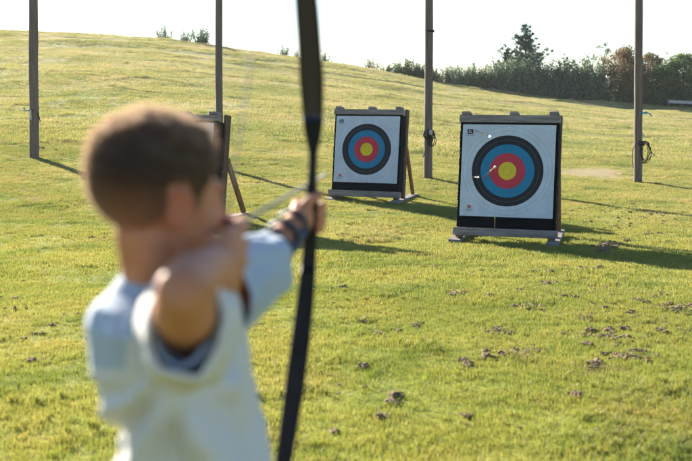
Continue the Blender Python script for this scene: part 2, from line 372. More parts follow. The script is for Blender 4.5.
# ------------------------------------------------------------------ posts
def rope_loop(mb, c, rx, rz, rad, rot, n=18, sag=0):
    pts = []
    for i in range(n+1):
        a = 2*math.pi*i/n; v = Vector((math.sin(a)*rx, 0, math.cos(a)*rz-rz)); v.z -= sag*abs(math.sin(a/2))
        v.rotate(Matrix.Rotation(rot, 3, 'Z')); pts.append(Vector(c)+v+Vector([noise.noise(Vector((i*.5, rot, k)))*rx*.35 for k in range(3)]))
    mb.tube(pts, rad, 6, caps=False)
posts = [(33.6, 157, 9.0, 'brown wooden post leftmost in the meadow with metal hook and short black cord', 0),
         (219, 169, 7.2, 'brown wooden post rising directly behind the target nearest the boy’s face', 1),
         (428, 178.5, 8.2, 'grey brown wooden post between the two bullseye targets, dark cable bundle tied on', 2),
         (638.3, 183, 8.0, 'wooden post on the right with blue twine knot and dangling black rope loops', 3)]
posts[1] = (219, 169, 7.2, 'brown wooden post rising behind the target half hidden by the boy', 1)
POSTS = []
for px, py, w, lab, k in posts:
    b = hit(px, py); d = b.y; rr = w/F*d/2
    root = empty('wooden_post', (b.x, b.y, b.z), label=lab, cat='post', group='tall wooden posts across the meadow')
    H = {0: 4.9, 1: 5.4, 2: 5.8, 3: 5.8}[k]; lean = {0: .045, 1: .018, 2: -.006, 3: -.040}[k]
    m = MB(); pts = []; rads = []
    for i in range(16):
        t = i/15; pts.append((lean*H*t+.012*noise.noise(Vector((t*3, k, 0))), .01*noise.noise(Vector((t*3, k, 5))), -.3+(H+.3)*t)); rads.append(rr*(1.06-.12*t))
    m.tube(pts, rads, 14, wob=.10); m.build('pole', M_post, root, True)
    if k == 2:
        m = MB(); m.tube([(-.0, 0, 3.32), (-.0, 0, 3.37)], rr*1.1, 14); m.build('metal_band', M_dark, root)
    ppm = F/d
    zc = lambda yy: (py-yy)/ppm
    if k == 0:
        m = MB(); m.box((-rr-.03, -.02, zc(110)), (.07, .03, .03)); m.box((-rr-.06, -.02, zc(108.5)), (.03, .034, .10)); m.box((-rr+.03, -.09, zc(110)), (.11, .13, .028)); m.box((.02, -rr-.015, zc(114)), (.05, .04, .26)); m.build('metal_hook', M_metal, root)
        m = MB(); m.tube([(-.05, -rr-.01, zc(110)), (.05, -rr-.03, zc(109)), (.13, -.06, zc(111)), (.19, -.04, zc(115)), (.22, -.03, zc(121))], .012, 6); m.build('cord', M_dark, root)
    if k == 2:
        m = MB()
        for j in range(9): rope_loop(m, (.03+random.uniform(-.05, .05), -rr-.02, zc(131)+random.uniform(-.1, .06)), random.uniform(.04, .12), random.uniform(.08, .2), .010, random.uniform(-.9, .9))
        m.tube([(-.0, -rr-.015, zc(134)), (-.06, -rr-.015, zc(148)), (-.13, -rr, zc(157))], .010, 6)
        for j in range(3): rope_loop(m, (0, 0, zc(130)-j*.02), rr*1.1, 0.0, .012, 0)
        m.build('cable_bundle', M_dark, root); m = MB(); m.box((.04, -rr-.05, zc(132)), (.07, .05, .13), bev=.02); m.build('connector', M_metal, root)
    if k == 3:
        m = MB()
        for zz in (zc(142), zc(144), zc(145.5)):
            m.tube([(math.cos(2*math.pi*i/12)*rr*1.12, math.sin(2*math.pi*i/12)*rr*1.12, zz) for i in range(13)], .014, 6, caps=False)
        for j in range(5): rope_loop(m, (rr+.01, -.07, zc(142)), random.uniform(.07, .14), random.uniform(.18, .27), .009, random.uniform(-.4, .4))
        m.tube([(-rr, -.06, zc(143)), (-rr-.09, -.08, zc(149)), (-rr-.09, -.07, zc(160)), (-rr-.06, -.07, zc(168))], .009, 6)
        m.tube([(rr, -.06, zc(143)), (rr+.1, -.08, zc(147)), (rr+.17, -.07, zc(153)), (rr+.24, -.07, zc(156))], .009, 6)
        m.build('rope', M_dark, root)
        m = MB(); m.tube([(math.cos(2*math.pi*i/12)*rr*1.13, math.sin(2*math.pi*i/12)*rr*1.13, zc(113.5)) for i in range(13)], .015, 6, caps=False)
        m.tube([(rr, -.07, zc(113.5)), (rr+.06, -.1, zc(114)), (rr+.12, -.1, zc(117))], .013, 6); m.ell((rr*.9, -.09, zc(113.5)), (.03, .03, .03), None, 8, 6); m.build('twine', M_blue, root)
        m = MB(); m.tube([(.01, -rr-.01, zc(138)), (.01, -rr-.02, zc(133.5))], .022, 8); m.build('metal_cleat', M_metal, root)
    POSTS.append(root)

# ------------------------------------------------------------------ archery targets
def panel_marks(face, y):
    # black square mark with pale strokes, fine print under it
    m = MB(); x0, z0 = -.530, .535
    m.box((x0, y, z0), (.078, .002, .066), bev=0)
    mw = MB()
    for (dx, dz, w, h) in [(-.014, .008, .005, .036), (-.024, -.012, .020, .005), (.008, .010, .028, .005), (.010, -.006, .022, .005), (.020, -.020, .005, .02), (-.001, -.012, .005, .028)]:
        mw.box((x0+dx, y-.0015, z0+dz), (w, .001, h), bev=0)
    em = m.build('printed_emblem', M_ink, face)
    for v in mw.v: pass
    mw.build('emblem_lettering', M_white, face)
    m = MB()
    for i in range(12): m.box((x0-.055+i*.0105, y, z0-.055), (.007, .002, .007), bev=0)
    m.build('fine_print', M_greyink, face); m = MB()
    for i in range(9): m.box((-.555+i*.0125, y, -.548), (.008, .002, .007), bev=0)
    for i in range(6): m.box((-.54+i*.0125, y, -.563), (.008, .002, .005), bev=0)
    m.build('fine_print', M_greyink, face)
    m = MB(); m.tube([(-.505, y+.001, -.508), (-.505, y-.001, -.508)], .026, 20, caps=True); o = m.build('printed_badge', M_red, face)
    m = MB()
    for ax in (0, 1):
        m.box((-.505, y-.0025, -.508), (.028 if ax else .005, .001, .005 if ax else .028), bev=0)
    m.build('badge_mark', M_face if False else M_greyink, face)
def target(loc, rz, lab, pins=True, seed=0, lean=9, missing=None):
    root = empty('archery_target', loc, rz, label=lab, cat='archery target', group='archery targets on wooden stands')
    L = R(lean); W = 1.36; HB = 1.46; z0 = .21; T = .25
    def q(x, y, z):  # point in the leaning frame: x right, y back, z up along the butt
        return Vector((x, y*math.cos(L)+z*math.sin(L), z0+z*math.cos(L)-y*math.sin(L)))
    Ml = Matrix.Rotation(-L, 3, 'X')
    zf = Ml @ Vector((0, 0, 1))
    # butt
    m = MB(); nl = 12
    for i in range(nl):
        h = HB/nl; m.box(q(random.uniform(-.004, .004), T/2+random.uniform(-.004, .004), h*(i+.5)), (W-.01, T, h-.003), Ml, bev=.006)
    m.box(q(0, T/2+.01, HB/2), (W-.03, T-.03, HB-.01), Ml, bev=0)
    m.build('foam_butt', M_foam, root)
    # paper face, its own origin at the gold
    fc = MB(); n = 26; PW = .637
    for j in range(n+1):
        for i in range(n+1):
            x = -PW+2*PW*i/n; z = -PW+2*PW*j/n
            e = max(abs(x), abs(z))/PW
            y = -.006+.004*noise.noise(Vector((x*3, z*3, seed)))+(-.008*max(0, e-.9)*10*max(0, noise.noise(Vector((x*5, z*5, seed+3)))))
            fc.v.append((x, y, z))
    for j in range(n):
        for i in range(n): a = j*(n+1)+i; fc.f.append((a, a+1, a+n+2, a+n+1)); fc.m.append(0)
    face = fc.build('target_face', M_face, root, True); face.location = q(0, -.006, HB-.03-PW); face.rotation_euler = (-L, 0, 0)
    panel_marks(face, -.0125)
    for sx, sz in ((-.6, .6), (.6, .6), (-.6, -.6), (.6, -.6), (0, .6)):
        m = MB(); m.tube([(sx, -.008, sz), (sx, -.018, sz)], .011, 8); m.build('pin', M_white, face)
    # frame
    m = MB(); m.beam(q(-W/2-.012, .04, HB+.052), q(W/2+.012, .04, HB+.052), .14, .10, zf, jit=.004); m.build('top_beam', M_woodh, root)
    m = MB(); m.beam(q(-W/2-.03, -.03, -.06), q(W/2+.03, -.03, -.06), .14, .11, zf, jit=.004); m.build('bottom_beam', M_woodh, root)
    for sx in (-.60, .06, .60):
        m = MB(); m.box(q(sx, .06, HB+.128), (.13, .20, .05), Ml, bev=.012, jit=.004); m.build('block', M_woodh, root)
    for sx in (-1, 1):
        m = MB(); m.beam(q(sx*(W/2-.012), T+.10, -.14), q(sx*(W/2-.012), T+.10, HB+.14), .05, .15, Vector((0, 1, 0))); m.build('side_post', M_side, root)
        a = q(sx*(W/2-.012), T+.17, HB*.60); b = Vector((a.x, a.y+.52, .06))
        m = MB(); m.beam(a, b, .05, .10, Vector((0, 1, 0))); m.build('rear_leg', M_brown, root)
        m = MB(); m.beam(Vector((sx*(W/2-.02), -.22, .035)), Vector((sx*(W/2-.02), 1.20, .035)), .17, .05, jit=.005); m.build('foot', M_wood if sx < 0 else M_woodh, root)
        m = MB(); m.box((sx*(W/2-.05), .02, .115), (.10, .12, .10), jit=.004); m.build('spacer', M_wood, root)
    m = MB(); m.beam(q(-W/2, T+.06, HB*.45), q(W/2, T+.06, HB*.45), .09, .04, zf); m.beam(q(-W/2, T+.06, .12), q(W/2, T+.06, .12), .09, .04, zf); m.build('back_brace', M_wood, root)
    return root, q, HB
def place(cx, d, rz, py_base):
    r = ray(cx, py_base); k = d/r.y; x = r.x*k; y = r.y*k
    return Vector((x, y, min(gz(x-.6, y), gz(x+.6, y), gz(x, y))+.0)), rz
TG = []
loc, rz = place(504.5, 13.1, R(-16), 246); tR = target(loc, rz, 'nearest bullseye target on the right, arrows stuck in its face', seed=1)
loc, rz = place(364.5, 18.3, R(-19), 205.5); tM = target(loc, rz, 'middle bullseye target with no arrows, directly right of the bow', seed=2)
loc, rz = place(176, 15.7, R(-24), 222); tL = target(loc, rz, 'target mostly hidden behind the boy’s head, only its right edge and rear leg showing', seed=3)
tL[0]['label'] = 'target mostly hidden behind the head of the boy'

# arrows stuck in the right target
M_shaft = noisy('cedar_shaft', (.50, .26, .12), (.62, .36, .18), 12, .5, .1, 60)
M_feather = noisy('white_feather', (.68, .66, .64), (.8, .78, .76), 30, .8, .3, 120)
M_steel = M_metal
def arrow(tip, nock, lab, fl=M_feather, nockm=M_white, rad=.0045, L=None, fs=1.0, grp=None):
    tip = Vector(tip); nock = Vector(nock); a = (nock-tip).normalized(); root = empty('arrow', tip, label=lab, cat='arrow', group=grp)
    T = lambda s_: a*s_
    L = (nock-tip).length
    m = MB(); m.tube([T(.02), T(L-.015)], rad, 8); m.build('shaft', M_shaft, root, True)
    m = MB(); m.tube([T(0), T(.008), T(.022), T(.03)], [.0006, rad*.9, rad*1.15, rad*1.1], 8); m.build('point', M_steel, root, True)
    m = MB(); m.tube([T(L-.016), T(L-.004)], rad*1.25, 8); s = a.cross(Vector((0, 0, 1))).normalized()
    for k in (-1, 1): m.box(T(L+.002)+s*rad*.8*k, (rad*.7, rad*.7, .012), a.to_track_quat('Z', 'Y').to_matrix(), bev=0)
    m.build('nock', nockm, root)
    u = a.cross(Vector((0, 0, 1))).normalized(); w = a.cross(u).normalized()
    for k in range(3):
        ang = 2*math.pi*k/3+.5; d = u*math.cos(ang)+w*math.sin(ang); th = a.cross(d)*.0006
        prof = [(L-.10, rad), (L-.09, rad+.006*fs), (L-.05, rad+.011*fs), (L-.03, rad+.013*fs), (L-.022, rad+.010*fs), (L-.02, rad)]
        vs = [T(s_)+d*h+th for s_, h in prof]+[T(s_)+d*h-th for s_, h in prof]; nn = len(prof)
        fs_ = [tuple(range(nn)), tuple(reversed(range(nn, 2*nn)))]+[(i, nn+i, nn+(i+1) % nn, (i+1) % nn) for i in range(nn)]
        MB().add(vs, fs_).build('fletching', fl, root)
    return root
def on_face(t, px, py):  # where a viewing ray meets the target face plane
    root, q, HB = t; Mw = Matrix.Translation(root.location) @ Matrix.Rotation(root.rotation_euler.z, 4, 'Z')
    o = Mw @ q(0, -.01, .8); nrm = (Mw.to_3x3() @ (q(0, -1, 0)-q(0, 0, 0))).normalized(); r = ray(px, py)
    return CAM + r*((o-CAM).dot(nrm)/r.dot(nrm)), nrm
def stuck(px, py, tx, ty, L, lab, **k):
    h, nrm = on_face(tR, px, py)
    # direction whose far end projects to (tx,ty)
    d0 = (h-CAM).dot(FW); D = d0-L*.93
    e = P(tx, ty, D); dirv = (e-h); 
    nk = h+dirv.normalized()*L
    return arrow(h-dirv.normalized()*.12, nk, lab, grp='arrows stuck in the nearest target', **k)
stuck(475.5, 130.5, 491, 137, .62, 'arrow stuck in the white corner beside the black printed mark', rad=.007, fs=1.1)
stuck(483, 178, 495, 167, .62, 'arrow stuck in the blue and red rings left of the gold', rad=.008, fs=1.3)
stuck(473.5, 177, 478.5, 177.2, .60, 'arrow stuck in the black ring left of centre, seen end on', rad=.006)
stuck(494.5, 228, 495, 216, .60, 'arrow with green nock stuck below the paper in the black foam', rad=.006, nockm=M_green, fl=M_green, fs=.7)
# ------------------------------------------------------------------ person
a_dir = (P(328, 178, 1.87*1.06)-P(225, 232, 1.27)).normalized()
Nk = P(225, 232, 1.27); Bp = P(312, 186.5, 1.85); a_dir = (Bp-Nk).normalized()
cant = R(-2.5)
w_dir = Vector((0, 0, 1)); w_dir = (w_dir-a_dir*w_dir.dot(a_dir)).normalized(); w_dir.rotate(Quaternion(a_dir, -cant))
r_dir = a_dir.cross(w_dir).normalized()
HS = .915; HCn = P(158, 196, 1.21); yaw = R(-52)
Hm = Matrix.Rotation(yaw, 3, 'Z') @ Matrix.Rotation(R(-4), 3, 'X') @ Matrix.Rotation(R(5), 3, 'Y')
def hd(x, y, z): return HCn + Hm @ Vector((x, y, z))
NB = P(163, 284, 1.275)
SR = P(187, 322, 1.20); EL = P(181, 290, .99); WR = Nk - a_dir*.088 + r_dir*.016 - w_dir*.018
SL = P(222, 292, 1.42); GR = Bp - w_dir*.052  # grip centre
WL = GR - a_dir*.072 - r_dir*.018 - w_dir*.012; LE = (SL+WL)/2 + Vector((-.012, 0, -.03))
CH = P(174, 335, 1.31); WA = P(188, 425, 1.345); PE = P(190, 500, 1.375)
sh = Vector((a_dir.x, a_dir.y, 0)).normalized(); ch = Vector((sh.y, -sh.x, 0))   # ch: chest direction (to the right)
up = Vector((0, 0, 1)); Mb = Matrix((ch, sh, up)).transposed()
def sk(name, hexc): return hexc
def skin_mat():
    m, nt, b = nm('skin'); tc = N(nt, 'ShaderNodeTexCoord'); n1 = N(nt, 'ShaderNodeTexNoise', {'Vector': tc.outputs['Object'], 'Scale': 22.0, 'Detail': 6.0})
    c = ramp(nt, n1.outputs[0], [(.3, (.48, .185, .09)), (.7, (.60, .265, .145))]); nt.links.new(c, b.inputs['Base Color'])
    b.inputs['Specular IOR Level'].default_value = .3; b.inputs['Roughness'].default_value = .6; b.inputs['Subsurface Weight'].default_value = .12; b.inputs['Subsurface Radius'].default_value = (1, .35, .2); b.inputs['Subsurface Scale'].default_value = .01
    n2 = N(nt, 'ShaderNodeTexNoise', {'Vector': tc.outputs['Object'], 'Scale': 350.0}); bp = N(nt, 'ShaderNodeBump', {'Height': n2.outputs[0], 'Strength': .15, 'Distance': .001}); nt.links.new(bp.outputs[0], b.inputs['Normal'])
    return m
M_skin = skin_mat()
M_eye = noisy('eye_white', (.7, .68, .66), (.75, .73, .7), 5, .2, 0, 50); M_iris = noisy('iris', (.05, .03, .02), (.08, .05, .03), 5, .2, 0, 50)
M_ear = noisy('ear_skin', (.46, .13, .07), (.55, .19, .10), 30, .5, .1, 100)
M_lip = noisy('lips', (.42, .14, .11), (.48, .18, .14), 20, .45, .1, 100)
boy = empty('person', (HCn.x*.5+PE.x*.5, PE.y, 0), label='boy with short cropped hair in loose cream top with blue grey sleeves, drawing a bow', cat='person')
OFF = Vector(boy.location)
class BM(MB):
    def build(s, name, mats, parent=None, smooth=False, loc=None):
        s.v = [tuple(Vector(v)-OFF) for v in s.v]; return super().build(name, mats, parent, smooth, loc)
b = BM()
b.ell(hd(0, -.012, .027), (.073, .089, .077), Hm, 28, 18)
b.ell(hd(0, .028, -.008), (.059, .058, .078), Hm, 24, 16)
b.ell(hd(0, .030, -.058), (.047, .048, .038), Hm); b.ell(hd(0, .064, -.082), (.017, .014, .014), Hm)
for s_ in (-1, 1):
    b.ell(hd(s_*.031, .054, -.028), (.025, .026, .026), Hm)
    b.ell(hd(s_*.028, .074, .020), (.020, .010, .008), Hm); b.ell(hd(s_*.009, .088, -.027), (.007, .008, .006), Hm)
    b.ell(hd(s_*.027, .071, .004), (.0135, .0125, .012), Hm)
    # ear: disc, rim and lobe
    Me = Hm @ Matrix.Rotation(s_*R(-32), 3, 'Z') @ Matrix.Rotation(R(-8), 3, 'X')
    ec = hd(s_*.0765, -.004, -.006)
    b.ell(ec, (.006, .0155, .028), Me, 16, 12)
    rim = [ec + Me @ Vector((s_*.006, math.cos(t)*.015-.001, math.sin(t)*.027+.001)) for t in [R(x_) for x_ in range(-60, 231, 29)]]
    for p_, q_ in zip(rim, rim[1:]): b.cap(p_, q_, .0036, .0036, 8)
    b.ell(hd(s_*.071, -.002, -.030), (.005, .008, .008), Me, 10, 8)
b.cap(hd(0, .082, .010), hd(0, .098, -.022), .0075, .0105, 12); b.ell(hd(0, .082, -.048), (.020, .009, .006), Hm); b.ell(hd(0, .080, -.058), (.017, .009, .0065), Hm)
b.v = [tuple(HCn+(Vector(v)-HCn)*HS) for v in b.v]
b.cap(hd(0, -.010, -.045), NB+ch*-.004, .042, .047, 24)
b.cap(hd(0, .010, -.05), NB+ch*.010, .037, .042, 24)
for s_, SJ in ((-1, SR), (1, SL)):
    b.cap(NB-up*.035, SJ-up*.004, .046, .043, 20)
    b.cap(CH+sh*s_*.055+up*.02, SJ, .06, .042, 20)
b.ell(CH+up*.005, (.078, .115, .11), Mb, 28, 18); b.ell(CH.lerp(WA, .55), (.072, .098, .12), Mb, 28, 18); b.ell(WA-up*.02, (.070, .095, .09), Mb, 28, 18); b.ell(PE, (.078, .108, .075), Mb, 28, 18)
# right (drawing) arm
b.cap(SR, EL.lerp(SR, .45)-up*.004, .038, .036, 20); b.cap(EL.lerp(SR, .45)-up*.004, EL, .036, .0265, 20); b.ell(EL-a_dir*.012-up*.004, (.018, .016, .018)); b.cap(EL, EL.lerp(WR, .32), .027, .0305, 20); b.cap(EL.lerp(WR, .32), EL.lerp(WR, .7), .0305, .023, 20); b.cap(EL.lerp(WR, .7), WR, .023, .0195, 20)
# left (bow) arm
b.cap(SL, LE, .038, .030, 20); b.cap(LE, LE.lerp(WL, .3), .029, .031, 20); b.cap(LE.lerp(WL, .3), WL, .031, .021, 20)
# drawing hand: three fingers hooked on the string
Mh = Matrix((r_dir, a_dir, w_dir)).transposed()
pc = Nk - a_dir*.046 + r_dir*.017 - w_dir*.014
n_before = len(b.v)
def H(x, y, z): return Nk + r_dir*x + a_dir*y + w_dir*z
b.cap(WR, H(.016, -.062, -.014), .021, .022, 16, sq=.8, side=r_dir); b.ell(pc, (.015, .030, .034), Mh, 20, 14)
for z, r_, L in ((.014, .0078, 1.0), (-.0065, .0082, 1.06), (-.023, .0078, 1.0)):
    p0 = H(.018, -.024, z); p1 = H(.016, .006*L, z); p2 = H(-.004, .014*L, z*1.02); p3 = H(-.013, .002, z*1.02)
    b.cap(p0, p1, r_*1.12, r_, 12); b.cap(p1, p2, r_, r_*.95, 12); b.cap(p2, p3, r_*.95, r_*.85, 12)
p0 = H(.018, -.030, -.040); p1 = H(.012, -.004, -.043); p2 = H(-.004, -.006, -.041); p3 = H(-.010, -.018, -.040)
b.cap(p0, p1, .0072, .0068, 12); b.cap(p1, p2, .0068, .0064, 12); b.cap(p2, p3, .0064, .0058, 12)
b.cap(H(.006, -.062, .004), H(-.014, -.040, .000), .0105, .0090, 12); b.cap(H(-.014, -.040, .0), H(-.020, -.018, -.012), .0088, .0078, 12)
b.v[n_before:] = [tuple(Nk-a_dir*.02+(Vector(v)-(Nk-a_dir*.02))*1.32-w_dir*.008-a_dir*.004) for v in b.v[n_before:]]
# bow hand: closed round the grip
def G(x, y, z): return GR + r_dir*x + a_dir*y + w_dir*z
b.cap(WL, G(-.016, -.052, -.006), .020, .022, 16); b.ell(G(-.019, -.024, -.006), (.019, .030, .034), Mh, 20, 14); b.ell(G(-.004, -.034, -.004), (.016, .013, .030), Mh, 16, 12)
for z, r_, L in ((.019, .0080, .98), (.003, .0083, 1.04), (-.013, .0080, 1.0), (-.028, .0072, .88)):
    p0 = G(-.028, -.004, z); p1 = G(-.021, .024*L, z-.001); p2 = G(.006*L, .028*L, z-.003); p3 = G(.023*L, .010, z-.004); p4 = G(.017, -.008, z-.005)
    b.cap(p0, p1, r_*1.15, r_, 12); b.cap(p1, p2, r_, r_*.97, 12); b.cap(p2, p3, r_*.97, r_*.92, 12); b.cap(p3, p4, r_*.92, r_*.82, 12)
b.cap(G(-.010, -.040, .012), G(.004, -.026, .030), .0115, .0098, 12); b.cap(G(.004, -.026, .030), G(.014, -.006, .036), .0094, .0088, 12); b.cap(G(.014, -.006, .036), G(.016, .010, .036), .0088, .0074, 12)
# legs
FT = []
for s_ in (-1, 1):
    hp = PE + sh*s_*.058 - up*.035; kn = Vector((hp.x+ch.x*.015+sh.x*s_*.035, hp.y+ch.y*.015+sh.y*s_*.035, .335)); an = Vector((hp.x-ch.x*.012+sh.x*s_*.07, hp.y-ch.y*.012+sh.y*s_*.07, .075))
    b.cap(hp, kn, .066, .045, 20); b.ell(kn+ch*.012, (.036, .038, .045), Mb); b.cap(kn, kn.lerp(an, .35)-ch*.010, .043, .045, 20); b.cap(kn.lerp(an, .35)-ch*.010, an, .045, .028, 20)
    b.cap(an, an+ch*.09-up*.035, .028, .024, 16); FT.append((an, s_, hp, kn))
body = b.build('body', [M_skin, M_eye, M_iris, M_lip], boy)
bake(body, [('REMESH', dict(mode='VOXEL', voxel_size=.0030)), ('SMOOTH', dict(factor=.5, iterations=3))])
# face colours on the one skin
Hi = Hm.inverted(); me = body.data; nv = len(me.vertices); co = np.empty(nv*3, dtype=np.float32); me.vertices.foreach_get('co', co); co = co.reshape(-1, 3)
nf = len(me.polygons); cen = np.empty(nf*3, dtype=np.float32); me.polygons.foreach_get('center', cen); cen = cen.reshape(-1, 3)
hl = (np.array(Hi) @ (cen-np.array(HCn-OFF)).T).T/HS
mi = np.zeros(nf, dtype=np.int32)
mi[(hl[:, 1] > .07) & (np.abs(hl[:, 0]) < .017) & (hl[:, 2] < -.046) & (hl[:, 2] > -.062)] = 3
for s_ in (-1, 1):
    e2 = ((hl[:, 0]-s_*.027)/.0115)**2+((hl[:, 2]-.003)/.0058)**2; mi[(e2 < 1) & (hl[:, 1] > .06)] = 1
    e2 = ((hl[:, 0]-s_*.028)/.0052)**2+((hl[:, 2]-.003)/.0052)**2; mi[(e2 < 1) & (hl[:, 1] > .06)] = 2
me.materials.clear()
for m_ in (M_skin, M_eye, M_iris, M_lip, M_ear): me.materials.append(m_)
mi[(np.abs(hl[:, 0]) > .0735) & (np.abs(hl[:, 1]) < .03) & (np.abs(hl[:, 2]) < .04)] = 4
me.polygons.foreach_set('material_index', mi)
# hair: close cap plus short strands grown off the scalp
def hair_mat():
    m, nt, b_ = nm('hair'); at = N(nt, 'ShaderNodeAttribute', attribute_name='tint')
    c = ramp(nt, at.outputs['Fac'], [(0, (.026, .014, .009)), (.3, (.065, .036, .022)), (.65, (.26, .135, .08)), (1, (.46, .20, .12))]); nt.links.new(c, b_.inputs['Base Color'])
    tl = N(nt, 'ShaderNodeBsdfTranslucent', {'Color': ramp(nt, at.outputs['Fac'], [(0, (.05, .025, .012)), (.3, (.55, .38, .24)), (1, (.8, .60, .44))])}); mxs = N(nt, 'ShaderNodeMixShader', {0: .5, 1: b_.outputs[0], 2: tl.outputs[0]}); nt.links.new(mxs.outputs[0], nt.nodes['Material Output'].inputs[0])
    b_.inputs['Roughness'].default_value = .6; b_.inputs['Specular IOR Level'].default_value = .4; b_.inputs['Sheen Weight'].default_value = .9; b_.inputs['Sheen Roughness'].default_value = .35; b_.inputs['Sheen Tint'].default_value = (1, .85, .70, 1)
    return m
M_hair = hair_mat()
me.calc_loop_triangles() if hasattr(me, 'calc_loop_triangles') else None
nor = np.empty(nv*3, dtype=np.float32); me.vertices.foreach_get('normal', nor); nor = nor.reshape(-1, 3)
vl = (np.array(Hi) @ (co-np.array(HCn-OFF)).T).T/HS; nl_ = (np.array(Hi) @ nor.T).T
def hairline(x, y, z):
    # returns >0 inside the hair area
    front = np.interp(y, [-.11, -.06, -.036, -.024, -.018, .006, .012, .030, .036, .05, .07, .09], [-.050, -.048, -.040, -.030, .018, .018, -.014, -.014, .014, .030, .048, .072])
    return z-front
hv = hairline(vl[:, 0], vl[:, 1], vl[:, 2]); inh = (hv > 0) & ~((np.abs(vl[:, 0]) > .0705) & (vl[:, 2] < .026) & (vl[:, 1] > -.022)) & (vl[:, 2] < .15) & (np.abs(vl[:, 1]) < .112) & (np.abs(vl[:, 0]) < .085) & (np.linalg.norm(vl, axis=1) < .125)
th = np.where(inh, np.clip(hv/.018, 0, 1)*(.0015+.005*np.clip((vl[:, 2]-.02)/.06, 0, 1)), 0)
h = MB(); mp_ = {}
def fade(i): return float(max(min(1, max(0, (.058-vl[i, 2])/.10)), 1-max(0, hv[i])/.03 if vl[i, 1] < .012 else 0))
polys = [tuple(p.vertices) for p in me.polygons]
for pv_ in polys:
    if all(inh[i] for i in pv_):
        f = []
        for i in pv_:
            if i not in mp_: mp_[i] = len(h.v); h.v.append(tuple(co[i]+nor[i]*(th[i]+.0006))); h.c.append(max(fade(i), .12)+.06*random.random())
            f.append(mp_[i])
        h.f.append(tuple(f)); h.m.append(0)
cand = np.nonzero(inh)[0]; pick = rng.choice(cand, 30000, replace=True); Hn = np.array(Hm)
for i in pick:
    p = Vector(co[i])+Vector(nor[i])*th[i]*.6+Vector(rng.normal(0, .0012, 3)); topf = float(np.clip((vl[i, 2]-.015)/.07, 0, 1)); L = (.0025+.0125*topf)*random.uniform(.6, 1.15)
    L *= 1+.9*topf*noise.noise(Vector(vl[i])*55)
    if hv[i] < .02: L *= .4+.6*max(0, hv[i])/.02
    comb = Hm @ Vector((.15, .75 if vl[i, 1] > .02 else .25, -.2 if topf < .5 else .1))
    d = (Vector(nor[i])*.9+comb*(.35+.5*topf)+Vector(rng.normal(0, .25, 3))).normalized(); s = d.cross(Vector(rng.normal(0, 1, 3))).normalized()*.00045
    q1 = p+d*L*.5; q2 = p+d*L+comb*L*.25; t_ = max(.15+.3*random.random()+.45*random.random()*topf, .95*fade(i))  # upper strands tinted lighter: sunlight on the crown put into the hair colour
    h.add([p-s, p+s, q1+s*.8, q1-s*.8, q2], [(0, 1, 2, 3), (3, 2, 4)], 0, t_)
h.build('hair', M_hair, boy, True)

# clothing
def cloth(name, c1, c2, tr=.18):
    m = noisy(name, c1, c2, 9, .85, .35, 400, dist=.0008); nt = m.node_tree; b_ = nt.nodes['Principled BSDF']
    src_ = b_.inputs['Base Color'].links[0].from_socket; t = N(nt, 'ShaderNodeBsdfTranslucent', {'Color': src_}); mx = N(nt, 'ShaderNodeMixShader', {0: tr, 1: b_.outputs[0], 2: t.outputs[0]})
    nt.links.new(mx.outputs[0], nt.nodes['Material Output'].inputs[0]); b_.inputs['Sheen Weight'].default_value = .1; return m
M_shirt = cloth('white_cotton', (.78, .73, .68), (.83, .79, .74), .22)
M_tee = cloth('grey_blue_cotton', (.46, .53, .62), (.54, .61, .70), .2)
M_short = cloth('navy_cotton', (.02, .03, .06), (.03, .04, .08), .02)
M_guard = cloth('blue_armguard', (.014, .036, .10), (.022, .05, .13), .0)
M_strap = noisy('black_strap', (.01, .01, .012), (.025, .025, .03), 30, .6, .2, 200)
M_shoe = noisy('grey_trainer', (.10, .10, .11), (.16, .16, .17), 20, .7, .2, 200); M_sole = M_white
def ringpts(c, A, B, ra, rb, n, e=2.3):
    out = []
    for k in range(n):
        t = 2*math.pi*k/n; ct, st = math.cos(t), math.sin(t)
        out.append(c + A*ra*math.copysign(abs(ct)**(2/e), ct) + B*rb*math.copysign(abs(st)**(2/e), st))
    return out
def loft(m, rings, mi=0):
    n = len(rings[0]); vs = [p for r_ in rings for p in r_]; fs = [(i*n+k, i*n+(k+1) % n, (i+1)*n+(k+1) % n, (i+1)*n+k) for i in range(len(rings)-1) for k in range(n)]
    m.add(vs, fs, mi)
def interp_rows(rows, t):
    i = min(int(t), len(rows)-2); f = t-i; f = f*f*(3-2*f)*.5+f*.5; a_, b_ = rows[i], rows[i+1]
    return [x+(y-x)*f for x, y in zip(a_, b_)]
